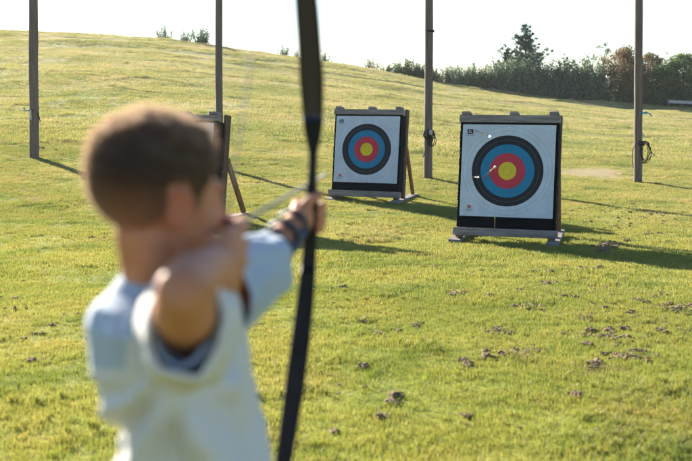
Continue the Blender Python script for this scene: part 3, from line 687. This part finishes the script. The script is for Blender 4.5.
# rows: height above pelvis centre line param -> (centre Vector, chest half depth, shoulder half breadth)
neckc = NB+up*.004
rows = [(neckc+up*.012, .052, .056), (neckc-up*.006+ch*-.004, .062, .070), (NB.lerp(CH, .22)+ch*-.010, .070, .106), (NB.lerp(CH, .55)+ch*-.004, .084, .134), (CH+ch*.000, .094, .140), (CH.lerp(WA, .22)+ch*.001, .100, .140),
        (CH.lerp(WA, .45)+ch*.006, .096, .134), (CH.lerp(WA, .75)+ch*.006, .093, .128), (WA+ch*.003, .088, .126), (PE.lerp(WA, .4)+ch*.002, .100, .132), (PE-up*.02, .104, .136), (PE-up*.055, .108, .140)]
m = BM(); rings = []; NR, NC = 110, 144
fold_o = SR+ch*.005-up*.05
for i in range(NR+1):
    t = i/NR*(len(rows)-1); k0 = min(int(t), len(rows)-2); f = t-k0; c0, a0, b0 = rows[k0]; c1, a1, b1 = rows[k0+1]; f2 = .5*f+.5*f*f*(3-2*f)
    c = c0.lerp(c1, f2); ra = a0+(a1-a0)*f2; rb = b0+(b1-b0)*f2; ring = ringpts(c, ch, sh, ra, rb, NC)
    wgt = sm((t-1.2)/1.5); out = []
    for k, p in enumerate(ring):
        n_ = (p-c); n_.z = 0; n_.normalize(); q_ = p-fold_o
        ang = math.atan2(q_.dot(ch), -q_.z+.02); rad = q_.length
        isr = sm(-n_.dot(sh)*1.4)  # right side of the body, toward the elbow
        fan = sm((1.15-abs(ang))/.5)*math.sin(ang*13+1.5*noise.noise(p*9))*.019*sm((rad-.03)/.08)*isr*sm((.42-rad)/.1)
        back = sm(-n_.dot(ch)); lump = back*sm((t-1.5)/1)*(.014*noise.noise(Vector((p.x*14, p.y*14, p.z*5)))+.0035*math.sin(p.z*150+6*noise.noise(p*8))*sm((t-4.6)/.6))
        vert = .007*noise.noise(Vector((math.atan2(n_.y, n_.x)*3.2, p.z*3.0, 4)))+.005*noise.noise(Vector((math.atan2(n_.y, n_.x)*7, p.z*9.0, 8)))
        diag = .012*math.sin((p.z*20+n_.dot(ch)*5+3*noise.noise(p*6)))*sm(n_.dot(ch)+.3)*sm((t-2)/2)
        out.append(p+n_*wgt*(fan+lump+vert+diag))
    rings.append(out)
loft(m, rings)
m2 = BM()
loft(m2, [ringpts(neckc+up*(.010+.012*j), ch, sh, .0525-.001*j, .0565-.001*j, 48, 2) for j in (0, .5, 1)])
def sleeve(m, S_, E_, l0, l1, r0, r1, drop, seed, n=64, rowsn=30, ax=None, foldn=8):
    z = (E_-S_).normalized(); x = (ch-z*ch.dot(z)).normalized(); y = z.cross(x); rings = []
    if y.z < 0: y = -y
    for i in range(rowsn+1):
        t = i/rowsn; c = S_+z*(l0+(l1-l0)*t)-up*drop*t**1.5; ring = []
        for k in range(n):
            a_ = 2*math.pi*k/n; w_ = 1+.15*noise.noise(Vector((math.cos(a_)*1.8, math.sin(a_)*1.8, t*2.5+seed)))+.05*noise.noise(Vector((math.cos(a_)*4, math.sin(a_)*4, t*5+seed)))
            ring.append(c+x*math.cos(a_)*(r0[0]+(r1[0]-r0[0])*t)*w_+y*math.sin(a_)*(r0[1]+(r1[1]-r0[1])*t)*w_)
        rings.append(ring)
    # turned hem
    rings.append([p+(c-p).normalized()*.004 for p in rings[-1]]); rings.append([p-z*.012 for p in rings[-1]])
    loft(m, rings)
sleeve(m2, SR, EL, -.06, .070, (.056, .066), (.041, .050), .012, 3)
sleeve(m, SR, EL, -.06, .100, (.070, .085), (.046, .062), .020, 1)
sleeve(m2, SL, LE.lerp(WL, .35), -.06, .255, (.064, .078), (.046, .062), .018, 5)
tee = m2.build('t_shirt', M_tee, boy); bake(tee, [('SOLIDIFY', dict(thickness=.0018, offset=1)), ('SMOOTH', dict(factor=.4, iterations=1))])
ykz = CH.z+.012; nf_ = NR*NC
for fi in range(nf_):
    f_ = m.f[fi]; p_ = Vector(m.v[f_[0]]); rel = p_-CH
    if rel.dot(ch) < -.012+.25*(p_.z-ykz) and p_.z > ykz-.055+.25*rel.dot(sh)*-1+.006*noise.noise(p_*20): m.m[fi] = 1
shirt = m.build('loose_top', [M_shirt, M_tee], boy); bake(shirt, [('SOLIDIFY', dict(thickness=.0022, offset=1)), ('SMOOTH', dict(factor=.4, iterations=2))])
m = BM()
loft(m, [ringpts(PE+up*.05, ch, sh, .084, .115, 64), ringpts(PE-up*.02, ch, sh, .088, .120, 64), ringpts(PE-up*.09, ch, sh, .086, .122, 64)])
for an, s_, hp, kn in FT:
    rr = []
    for i in range(14):
        t = i/13; c = (hp-up*.0).lerp(kn, t*.80); rr.append([p+(p-c).normalized()*.007*noise.noise(Vector((p.x*20, p.y*20, p.z*6))) for p in ringpts(c, ch, sh, .083-.004*t, .066+.010*t, 40, 2)])
    loft(m, rr)
sho = m.build('shorts', M_short, boy); bake(sho, [('SOLIDIFY', dict(thickness=.002, offset=1)), ('SMOOTH', dict(factor=.4, iterations=1))])
for an, s_, hp, kn in FT:
    m = BM(); f0 = Vector((an.x, an.y, 0))
    m.ell(f0-ch*.015+up*.045, (.045, .038, .042), Mb); m.ell(f0+ch*.05+up*.04, (.075, .038, .036), Mb); m.ell(f0+ch*.105+up*.032, (.048, .040, .028), Mb); m.cap(an+up*.012, f0+up*.04, .036, .038, 16)
    o = m.build('shoe', M_shoe, boy); bake(o, [('REMESH', dict(mode='VOXEL', voxel_size=.004)), ('SMOOTH', dict(factor=.5, iterations=3))])
    m = BM(); c = f0+ch*.045
    loft(m, [ringpts(c+up*.002, ch, sh, .108, .040, 32, 2.6), ringpts(c+up*.022, ch, sh, .110, .042, 32, 2.6)]); nn = 32; m.f.append(tuple(range(nn))); m.m.append(0); m.f.append(tuple(nn+k for k in range(nn))); m.m.append(0)
    sl = m.build('sole', M_sole, boy)
# arm guard and its straps on the bow arm
z = (WL-LE).normalized(); x = (Vector((0, 0, -1))-z*Vector((0, 0, -1)).dot(z)).normalized(); y = z.cross(x)
rad = lambda t: .0325-.0085*t
m = BM(); rr = []
for i in range(12):
    t = .22+.70*i/11; c = LE.lerp(WL, t); r_ = rad(t)+.0035; rr.append([c+x*math.cos(a_)*r_+y*math.sin(a_)*r_ for a_ in [R(-100+200*k/20) for k in range(21)]])
vs = [p for q_ in rr for p in q_]; m.add(vs, [(i*21+k, i*21+k+1, (i+1)*21+k+1, (i+1)*21+k) for i in range(11) for k in range(20)])
o = m.build('arm_guard', M_guard, boy); bake(o, [('SOLIDIFY', dict(thickness=.004, offset=1))])
for t in (.40, .66, .92):
    m = BM(); c = LE.lerp(WL, t); r_ = rad(t)+.0075; loft(m, [ringpts(c+z*d, x, y, r_, r_, 28, 2) for d in (-.009, -.006, .006, .009)])
    o = m.build('strap', M_strap, boy); bake(o, [('SOLIDIFY', dict(thickness=.002, offset=0))])
# ------------------------------------------------------------------ bow
bow = empty('bow', Bp, label='dark wooden bow held upright and drawn by the boy', cat='bow')
M_limb = noisy('dark_laminated_wood', (.008, .0055, .0055), (.018, .011, .010), 6, .35, .15, 60, (6, 6, .6), spec=.5)
M_riser = noisy('black_riser', (.006, .006, .007), (.014, .013, .014), 12, .6, .2, 80, spec=.2)
def bq(s_): # pull-back of the bow curve at height s_ from the arrow pass
    k = abs(s_+.03); return .80*max(0, k-.08)**1.55 if k > .08 else 0
def bpt(s_): return w_dir*s_ - a_dir*bq(s_)
def limb(s0, s1, wid, thk, name, mat, n=28):
    m = MB(); rings = []
    for i in range(n+1):
        s_ = s0+(s1-s0)*i/n; c = bpt(s_); t = (bpt(s_+.01)-bpt(s_-.01)).normalized(); nn_ = r_dir.cross(t).normalized(); rings.append(ringpts(c, r_dir, nn_, wid(s_)/2, thk(s_)/2, 20, 3.2))
    loft(m, rings); nn = 20; m.f.append(tuple(range(nn))); m.m.append(0); m.f.append(tuple(len(m.v)-nn+k for k in range(nn))); m.m.append(0)
    return m.build(name, mat, bow, True)
wf = lambda s_: float(np.interp(s_+.0, [-.66, -.50, -.36, -.28, -.20, -.12, -.10, -.02, .0, .035, .07, .085, .12, .20, .32, .44, .60], [.014, .030, .038, .037, .033, .026, .027, .027, .018, .015, .017, .026, .038, .046, .043, .033, .014]))
tf = lambda s_: float(np.interp(abs(s_+.03), [0, .06, .10, .16, .6], [.034, .030, .020, .012, .007]))
limb(-.16, .13, wf, tf, 'riser', M_riser); limb(.1301, .59, wf, tf, 'upper_limb', M_limb); limb(-.65, -.1601, wf, tf, 'lower_limb', M_riser)
for s_ in (.585, -.645):
    m = MB(); m.tube([bpt(s_-.012)+a_dir*.003, bpt(s_+.02)+a_dir*.004], [.007, .004], 10); m.build('tip', M_limb, bow, True)
tip1 = bpt(.585)-a_dir*.006; tip2 = bpt(-.645)-a_dir*.006; nk = Nk-Bp
m = MB(); m.tube([tip1, nk, tip2], .0013, 6); m.build('bowstring', noisy('bowstring', (.03, .03, .03), (.06, .06, .055), 20, .6, .1, 50), bow)
m = MB(); m.tube([nk+(tip1-nk).normalized()*.05, nk, nk+(tip2-nk).normalized()*.05], .0018, 8); m.build('serving', M_strap, bow)
M_shaft = noisy('pale_shaft', (.30, .26, .20), (.38, .33, .26), 12, .6, .1, 60)
arr = arrow(Nk+(P(329, 177.5, 1.955)-Nk).normalized()*.86, Nk, 'pale wooden arrow nocked on the string of the drawn bow', rad=.0036)
sh_off = r_dir*-.013
# lay the arrow on the left side of the riser
arr2 = (Bp - r_dir*.013 + w_dir*.0 - Nk).normalized(); tip = Nk + arr2*.86
q_ = (arr.location-Nk).normalized().rotation_difference(arr2); arr.rotation_mode = 'QUATERNION'; arr.rotation_quaternion = q_; arr.location = tip

# ------------------------------------------------------------------ vegetation
def leaves(mb, c, r, n, size, t0=.0, t1=.8, warm=0, flat=1.0, g=random, up_bias=0):
    for _ in range(n):
        d = Vector((g.gauss(0, 1), g.gauss(0, 1), g.gauss(0, 1))).normalized()*g.random()**.45
        p = Vector(c)+Vector((d.x*r[0], d.y*r[1], d.z*r[2])); s_ = size*g.uniform(.6, 1.3)
        u = Vector((g.gauss(0, 1), g.gauss(0, 1), g.gauss(0, 1)+up_bias)).normalized(); v = u.cross(Vector((g.gauss(0, 1), g.gauss(0, 1), g.gauss(0, 1)))).normalized()
        t = 1.0 if g.random() < warm else g.uniform(t0, t1)
        mb.add([p-u*s_*.6, p+v*s_*.28*flat, p+u*s_*.6, p-v*s_*.28*flat], [(0, 1, 2, 3)], 0, t)
def bush(seed, H, Wd, mat, nshoot=16, leaf=.13, warm=0, dens=1.0, kind='shoots', tw=.5):
    """returns (trunk mesh, crown mesh) for an upright shrub or small tree"""
    g = random.Random(seed); tr = MB(); cr = MB()
    if kind == 'shoots':
        for i in range(nshoot):
            a_ = g.uniform(0, 6.283); rr = Wd/2*math.sqrt(g.random()); h_ = H*g.uniform(.6, 1.0)*(1-.25*(rr/(Wd/2))**2); b0 = Vector((math.cos(a_)*rr*.5, math.sin(a_)*rr*.5, -.1)); tp = Vector((math.cos(a_)*rr+g.uniform(-.1, .25), math.sin(a_)*rr, h_))
            tr.tube([b0, b0.lerp(tp, .5)+Vector((g.uniform(-.1, .1), 0, 0)), tp], [.04, .025, .008], 5)
            for j in range(9):
                t = (j+.5)/9; c = b0.lerp(tp, t); w_ = (.42*(1-t)**.6+.10)*Wd/2.4; leaves(cr, c, (w_, w_, h_/9), int(26*dens*(1.25-t)), leaf, up_bias=.9, warm=warm, g=g)
    elif kind == 'round':
        th_ = H*.35; tr.tube([(0, 0, -.15), (.05, 0, th_), (.1*Wd*.3, 0, H*.75)], [.16*H/5, .12*H/5, .03], 8)
        for i in range(nshoot):
            a_ = g.uniform(0, 6.283); e = g.random(); rr = Wd/2*math.sqrt(1-(e*2-1)**2 if True else 1)*g.uniform(.45, 1); z_ = H*(.10+.85*e)
            c = Vector((math.cos(a_)*rr, math.sin(a_)*rr, z_)); tr.tube([(0, 0, min(z_*.7, H*.6)), c], [.04, .012], 5)
            s_ = Wd*g.uniform(.13, .24); leaves(cr, c, (s_, s_, s_*.75), int(120*dens), leaf, t0=g.uniform(0, .3), warm=warm*g.choice((0, .5, 2)), g=g)
    elif kind == 'conifer':
        tr.tube([(0, 0, -.2), (.05, 0, H*.5), (.0, 0, H*.97)], [.16, .10, .02], 8)
        for i in range(nshoot):
            t = g.random()**.9; z_ = H*(.12+.84*t); a_ = g.uniform(0, 6.283); ln = Wd/2*float(np.interp(t, [0, .35, .55, .75, 1], [1, 1.05, .62, .34, .08]))*g.uniform(.4, 1.15)+.08; e = Vector((math.cos(a_)*ln, math.sin(a_)*ln, z_+ln*g.uniform(.25, .8)))
            tr.tube([(0, 0, z_), e], [.045, .01], 5); k = max(1, int(ln/.34))
            for j in range(k):
                f = (j+1)/k; c = Vector((0, 0, z_)).lerp(e, f); s_ = g.uniform(.12, .30); leaves(cr, c, (s_, s_, s_*g.uniform(.6, 1.1)), int(40*dens), leaf, flat=.6, up_bias=.6, g=g)
        leaves(cr, (0, 0, H*.97), (.13, .13, .3), 40, leaf, g=g)
    elif kind == 'bare':
        tr.tube([(0, 0, -.2), (0, 0, H*.4), (.1, 0, H*.8)], [.08, .05, .02], 6)
        for i in range(nshoot):
            z_ = H*g.uniform(.25, .8); a_ = g.uniform(0, 6.283); ln = Wd/2*g.uniform(.4, 1); e = Vector((math.cos(a_)*ln, math.sin(a_)*ln, z_+ln*g.uniform(.8, 1.6))); e.z = min(e.z, H)
            mid = Vector((0, 0, z_)).lerp(e, .5)+Vector((g.uniform(-.1, .1),)*3); tr.tube([(0, 0, z_), mid, e], [.025, .016, .006], 5); leaves(cr, e, (.22, .22, .25), int(18*dens), leaf, g=g); leaves(cr, mid, (.2, .2, .2), int(8*dens), leaf, g=g)
            for j in range(4):
                s2 = mid.lerp(e, g.random()); tr.tube([s2, s2+Vector((g.uniform(-.3, .3), g.uniform(-.3, .3), g.uniform(.1, .45)))], [.010, .004], 4)
    return tr.mesh('trunk', M_bark), cr.mesh('crown', mat)
def plant(name, cat, label, group, meshes, px, Y, scale=1.0, rz=0, sx=1.0, tn='trunk', cn='crown', dz=-.05):
    r = ray(px, 100); r = r/r.y; x = r.x*Y; z = gz(x, Y)+dz
    o = empty(name, (x, Y, z), rz, label=label, cat=cat, group=group); o.scale = (scale*sx, scale*sx, scale)
    for nm_, me_ in ((tn, meshes[0]), (cn, meshes[1])):
        c = bpy.data.objects.new(nm_, me_); COL.objects.link(c); c.parent = o
    return o
V_sh = [bush(100+i, 2.9, 2.6, L_silver, 24, .15) for i in range(4)]
V_shg = [bush(110+i, 2.6, 2.4, L_green, 16, .15) for i in range(2)]
hedge = [(436, 1.5, .8, 1), (449, 1.9, .85, 0), (460, 2.2, .8, 0), (470, 2.3, .9, 0), (481, 2.1, .9, 1), (492, 2.4, 1, 0), (503, 2.7, 1, 0), (514, 2.9, 1, 0), (526, 2.9, 1, 0), (537, 2.8, 1, 0), (548, 2.9, 1.05, 0), (560, 3.1, 1, 0), (571, 3.1, 1.0, 0), (582, 3.2, 1.05, 0), (593, 3.1, 1, 0)]
where = ['leftmost silvery shrub of the hedge row, just right of the grey brown middle post', 'second shrub from the left end of the silvery hedge', 'low silvery shrub third from the left end of the hedge', 'low silvery shrub fourth from the left end of the hedge', 'greener low shrub in the hedge left of the conifer', 'silvery shrub two places left of the conifer foot', 'silvery shrub at the left foot of the conifer', 'silvery shrub directly before the conifer', 'silvery shrub before the right half of the conifer', 'silvery shrub at the right foot of the conifer',
         'tall silvery shrub just right of the conifer', 'tall silvery shrub midway from the conifer to the slim pale tree', 'dense silvery shrub third to the right of the conifer', 'dense silvery shrub left of the slim pale tree', 'silvery shrub at the foot of the slim pale tree']
hg = 'silvery shrubs of the field hedge'
for i, (px, hh, sx, k) in enumerate(hedge):
    v = (V_shg if k else V_sh)[i % (2 if k else 4)]; base = 2.6 if k else 2.9
    plant('hedge_shrub', 'shrub', where[i], hg, v, px, 86+random.uniform(-.8, 1.2), 1.22*random.uniform(.82, 1.2)*hh/base, random.uniform(0, 6.28), .98*sx/(hh/base)**.3, tn='stems', cn='foliage')
plant('conifer', 'tree', 'dark pointed conifer rising above the hedge on the skyline', None, bush(200, 6.2, 4.0, L_dark, 110, .15, kind='conifer', dens=1.5), 524, 89, 1.03, .6)
plant('conifer', 'tree', 'short dark conifer peeping out left of the tall pointed conifer', None, bush(201, 3.8, 2.4, L_dark, 34, .16, kind='conifer', dens=1.2), 506, 89.5, 1.0, 1.6)
plant('slim_tree', 'tree', 'slim pale loose tree above the hedge left of the autumn coloured tree', None, bush(202, 5.6, 1.9, L_pale, 22, .15, kind='round', dens=.42), 602, 88, 1, .4)
plant('autumn_tree', 'tree', 'orange brown autumn tree just left of the right hand post', None, bush(203, 5.0, 3.6, L_autumn, 90, .15, .30, 1.1, 'round'), 623, 86, 1.02, .3)
plant('autumn_tree', 'tree', 'green and brown tree just right of the right hand post', None, bush(204, 4.8, 3.4, L_autumn, 84, .15, .12, 1.0, 'round'), 646, 87.5, 1.0, 1.3)
plant('bushy_tree', 'tree', 'dark bushy tree low behind the wire fence right of the post', None, bush(205, 3.6, 3.0, L_green, 60, .15, 0, 1.1, 'round'), 661, 85.5, 1.0, 2.3)
plant('bushy_tree', 'tree', 'green bushy tree with sunlit leaves at the right edge, behind the pale rail', None, bush(206, 4.9, 3.8, L_green, 95, .16, 0, 1.2, 'round'), 682, 86.5, 1.0, .9)
plant('bushy_tree', 'tree', 'tall green tree cut off by the right edge of the photo', None, bush(207, 5.6, 3.8, L_green, 90, .16, 0, 1.2, 'round'), 704, 88, 1.0, 2.9)
plant('bare_tree', 'tree', 'thin twiggy tree sticking up behind the bushes near the right edge', None, bush(208, 5.6, 2.2, L_pale, 22, .12, 0, .5, 'bare'), 671, 90, 1, .3)
crest = [(385, 87.5, 1.1, 'lowest leafy shrub at the left end of the crest row by the middle post', 'g'), (413, 87, 1.7, 'leafy crest shrub squeezed between its two neighbours left of the middle post', 'g'), (430.5, 87.2, 1.6, 'leafy crest shrub half hidden behind the grey brown middle post', 'g'), (168, 88, 1.9, 'sparse twiggy shrub alone on the hill crest at the left', 'bare'), (187, 87, 1.5, 'low twiggy shrub between two shrubs on the left crest', 'bare'), (201, 87, 1.9, 'dense low round shrub on the crest beside the second post', 'shoots'),
         (284, 88, 1.3, 'small sapling on the crest just left of the bow', 'bare'), (297, 88, .9, 'tiny sapling on the crest touching the bow’s left edge', 'bare'), (326, 88, 1.2, 'small sapling on the crest just right of the bow', 'bare'), (373, 87.5, 1.5, 'thin sapling on the crest above the middle target', 'bare'),
         (396, 87, 1.6, 'first leafy shrub on the crest right of the thin sapling', 'g'), (406, 87, 2.0, 'leafy shrub on the crest left of the grey brown middle post', 'g'), (420, 87, 1.8, 'leafy shrub right beside the grey brown middle post', 'g')]
under = [(612, 2.2, 'green undergrowth bush under the orange brown autumn tree'), (629, 2.5, 'green bush touching the left side of the right hand post'), (648, 2.7, 'green undergrowth bush just right of the right hand post'), (664, 2.3, 'green bush at the left end of the pale rail'), (682, 2.6, 'green bush directly behind the pale rail'), (699, 2.7, 'green bush at the right edge of the photo, behind the pale rail')]
for i, (px, hh, lab) in enumerate(under):
    plant('undergrowth_bush', 'shrub', lab, 'undergrowth bushes below the right hand trees', V_shg[i % 2], px, 84.9+random.uniform(-.3, .3), hh/2.6, i*1.3, 1.3, tn='stems', cn='foliage')
V_bare = [bush(300+i, 1.9, 2.2, L_silver, 12, .12, 0, .75, 'shoots') for i in range(2)]
for i, (px, Y, hh, lab, k) in enumerate(crest):
    lab = lab.replace('bow’s left edge', 'left edge of the bow')
    v = V_bare[i % 2] if k == 'bare' else (V_shg[i % 2]); base = 1.9 if k == 'bare' else 2.6
    plant('crest_shrub', 'shrub', lab, 'small shrubs along the hill crest', v, px, Y, hh/base, random.uniform(0, 6), 1.15 if k != 'bare' else 1.0, tn='stems', cn='foliage')
# wire fence with a pale rail by the trees at the right
def fence_at(px, Y): r = ray(px, 107); r = r/r.y; return Vector((r.x*Y, Y, gz(r.x*Y, Y)))
f0 = fence_at(668, 83.0); root = empty('rail_fence', f0, label='pale horizontal rail on short posts before the trees at the right edge', cat='fence')
f1 = fence_at(735, 82.0); prev = None
for i in range(6):
    p = f0.lerp(f1, i/5); p.z = gz(p.x, p.y); m = MB(); q_ = p-f0; m.box(q_+Vector((0, 0, .25)), (.12, .12, .75)); m.build('post', M_post, root)
m = MB(); e = f1-f0; m.beam((0, -.09, .48), (e.x, e.y-.09, e.z+.48), .10, .26); m.build('rail', noisy('pale_rail', (.42, .36, .32), (.58, .50, .46), 4, .8, .3, 20), root)
f2 = fence_at(645, 84.5); root = empty('wire_fence', f2, label='dark low wire fence at the foot of the trees right of the post', cat='fence')
for i in range(4):
    p = f2.lerp(f0, i/3*.96); q_ = p-f2; m = MB(); m.box(q_+Vector((0, 0, .35)), (.09, .09, .9)); m.build('post', M_post, root)
for zz in (.35, .65):
    m = MB(); e = (f0-f2)*.96; m.tube([(0, -.06, zz), (e.x, e.y-.06, e.z+zz)], .018, 5); m.build('wire', M_dark, root)
# power line far behind
A = P(-160, 66, 150); Bb = P(880, 30, 118)
root = empty('power_line', (A.x, A.y, gz(A.x, A.y)), label='faint overhead power line crossing the sky above the trees', cat='power line')
m = MB(); pts = []
c0 = P(346, 52.5, 130); c1 = P(692, 46.8, 122)
for i in range(41):
    t = -1.2+3.0*i/40; p = c0.lerp(c1, t); p.z += .9*(t-.5)**2; pts.append(p-root.location)
m.tube(pts, .022, 5); m.build('cable', M_dark, root)
for e in (0, -1):
    p = pts[e]; gp = p+root.location; zb = gz(gp.x, gp.y)-root.location.z; m = MB(); m.tube([(p.x, p.y, zb-.5), (p.x, p.y, p.z+.4)], .14, 10); m.build('utility_pole', M_post, root)

hz = MB(); hz.box((0, 135, 9), (340, 300, 32), bev=0); M_haze = bpy.data.materials.new('haze'); M_haze.use_nodes = True; nt = M_haze.node_tree
nt.nodes.remove(nt.nodes['Principled BSDF']); pvn = nt.nodes.new('ShaderNodeVolumePrincipled'); pvn.inputs['Color'].default_value = (.95, .97, 1, 1); pvn.inputs['Density'].default_value = .0002; pvn.inputs['Anisotropy'].default_value = .3
nt.links.new(pvn.outputs[0], nt.nodes['Material Output'].inputs['Volume']); ho = hz.build('haze', M_haze); tag(ho, 'thin pale haze over the meadow', 'haze', kind='stuff')
# ------------------------------------------------------------------ light, sky, camera
W = bpy.data.worlds.new('World'); S.world = W; W.use_nodes = True; nt = W.node_tree; bg = nt.nodes['Background']
AZ, ELV = R(-34.5), R(19)
sky = nt.nodes.new('ShaderNodeTexSky'); sky.sky_type = 'NISHITA'; sky.sun_disc = False; sky.sun_elevation = ELV; sky.sun_rotation = AZ; sky.air_density = 1.0; sky.dust_density = .4; sky.ozone_density = 2.0; sky.altitude = 50
cool = N(nt, 'ShaderNodeMix', {0: 1.0, 6: sky.outputs[0], 7: (.90, 1.0, 1.16, 1)}, data_type='RGBA', blend_type='MULTIPLY'); nt.links.new(cool.outputs[2], bg.inputs[0]); bg.inputs[1].default_value = .056
sun = bpy.data.lights.new('sun', 'SUN'); sun.energy = 5.0; sun.angle = R(.5); sun.color = (1, .93, .80); so = bpy.data.objects.new('sun', sun); COL.objects.link(so)
sv = Vector((math.sin(AZ)*math.cos(ELV), math.cos(AZ)*math.cos(ELV), math.sin(ELV))); so.rotation_euler = sv.to_track_quat('Z', 'Y').to_euler(); so.location = (0, 0, 30)
cam = bpy.data.cameras.new('camera'); co_ = bpy.data.objects.new('camera', cam); COL.objects.link(co_); co_.location = CAM; co_.rotation_euler = (math.pi/2-PITCH, 0, 0)
cam.sensor_width = 36; cam.lens = 36*F/692; cam.clip_start = .05; cam.clip_end = 4000
cam.dof.use_dof = True; cam.dof.focus_distance = 13.6; cam.dof.aperture_fstop = 3.2
S.camera = co_
S.view_settings.view_transform = 'Standard'; S.view_settings.look = 'None'; S.view_settings.gamma = 1; S.view_settings.exposure = 1.98
S.cycles.use_denoising = True; S.cycles.max_bounces = 6; S.cycles.transparent_max_bounces = 6; S.cycles.caustics_reflective = False; S.cycles.caustics_refractive = False
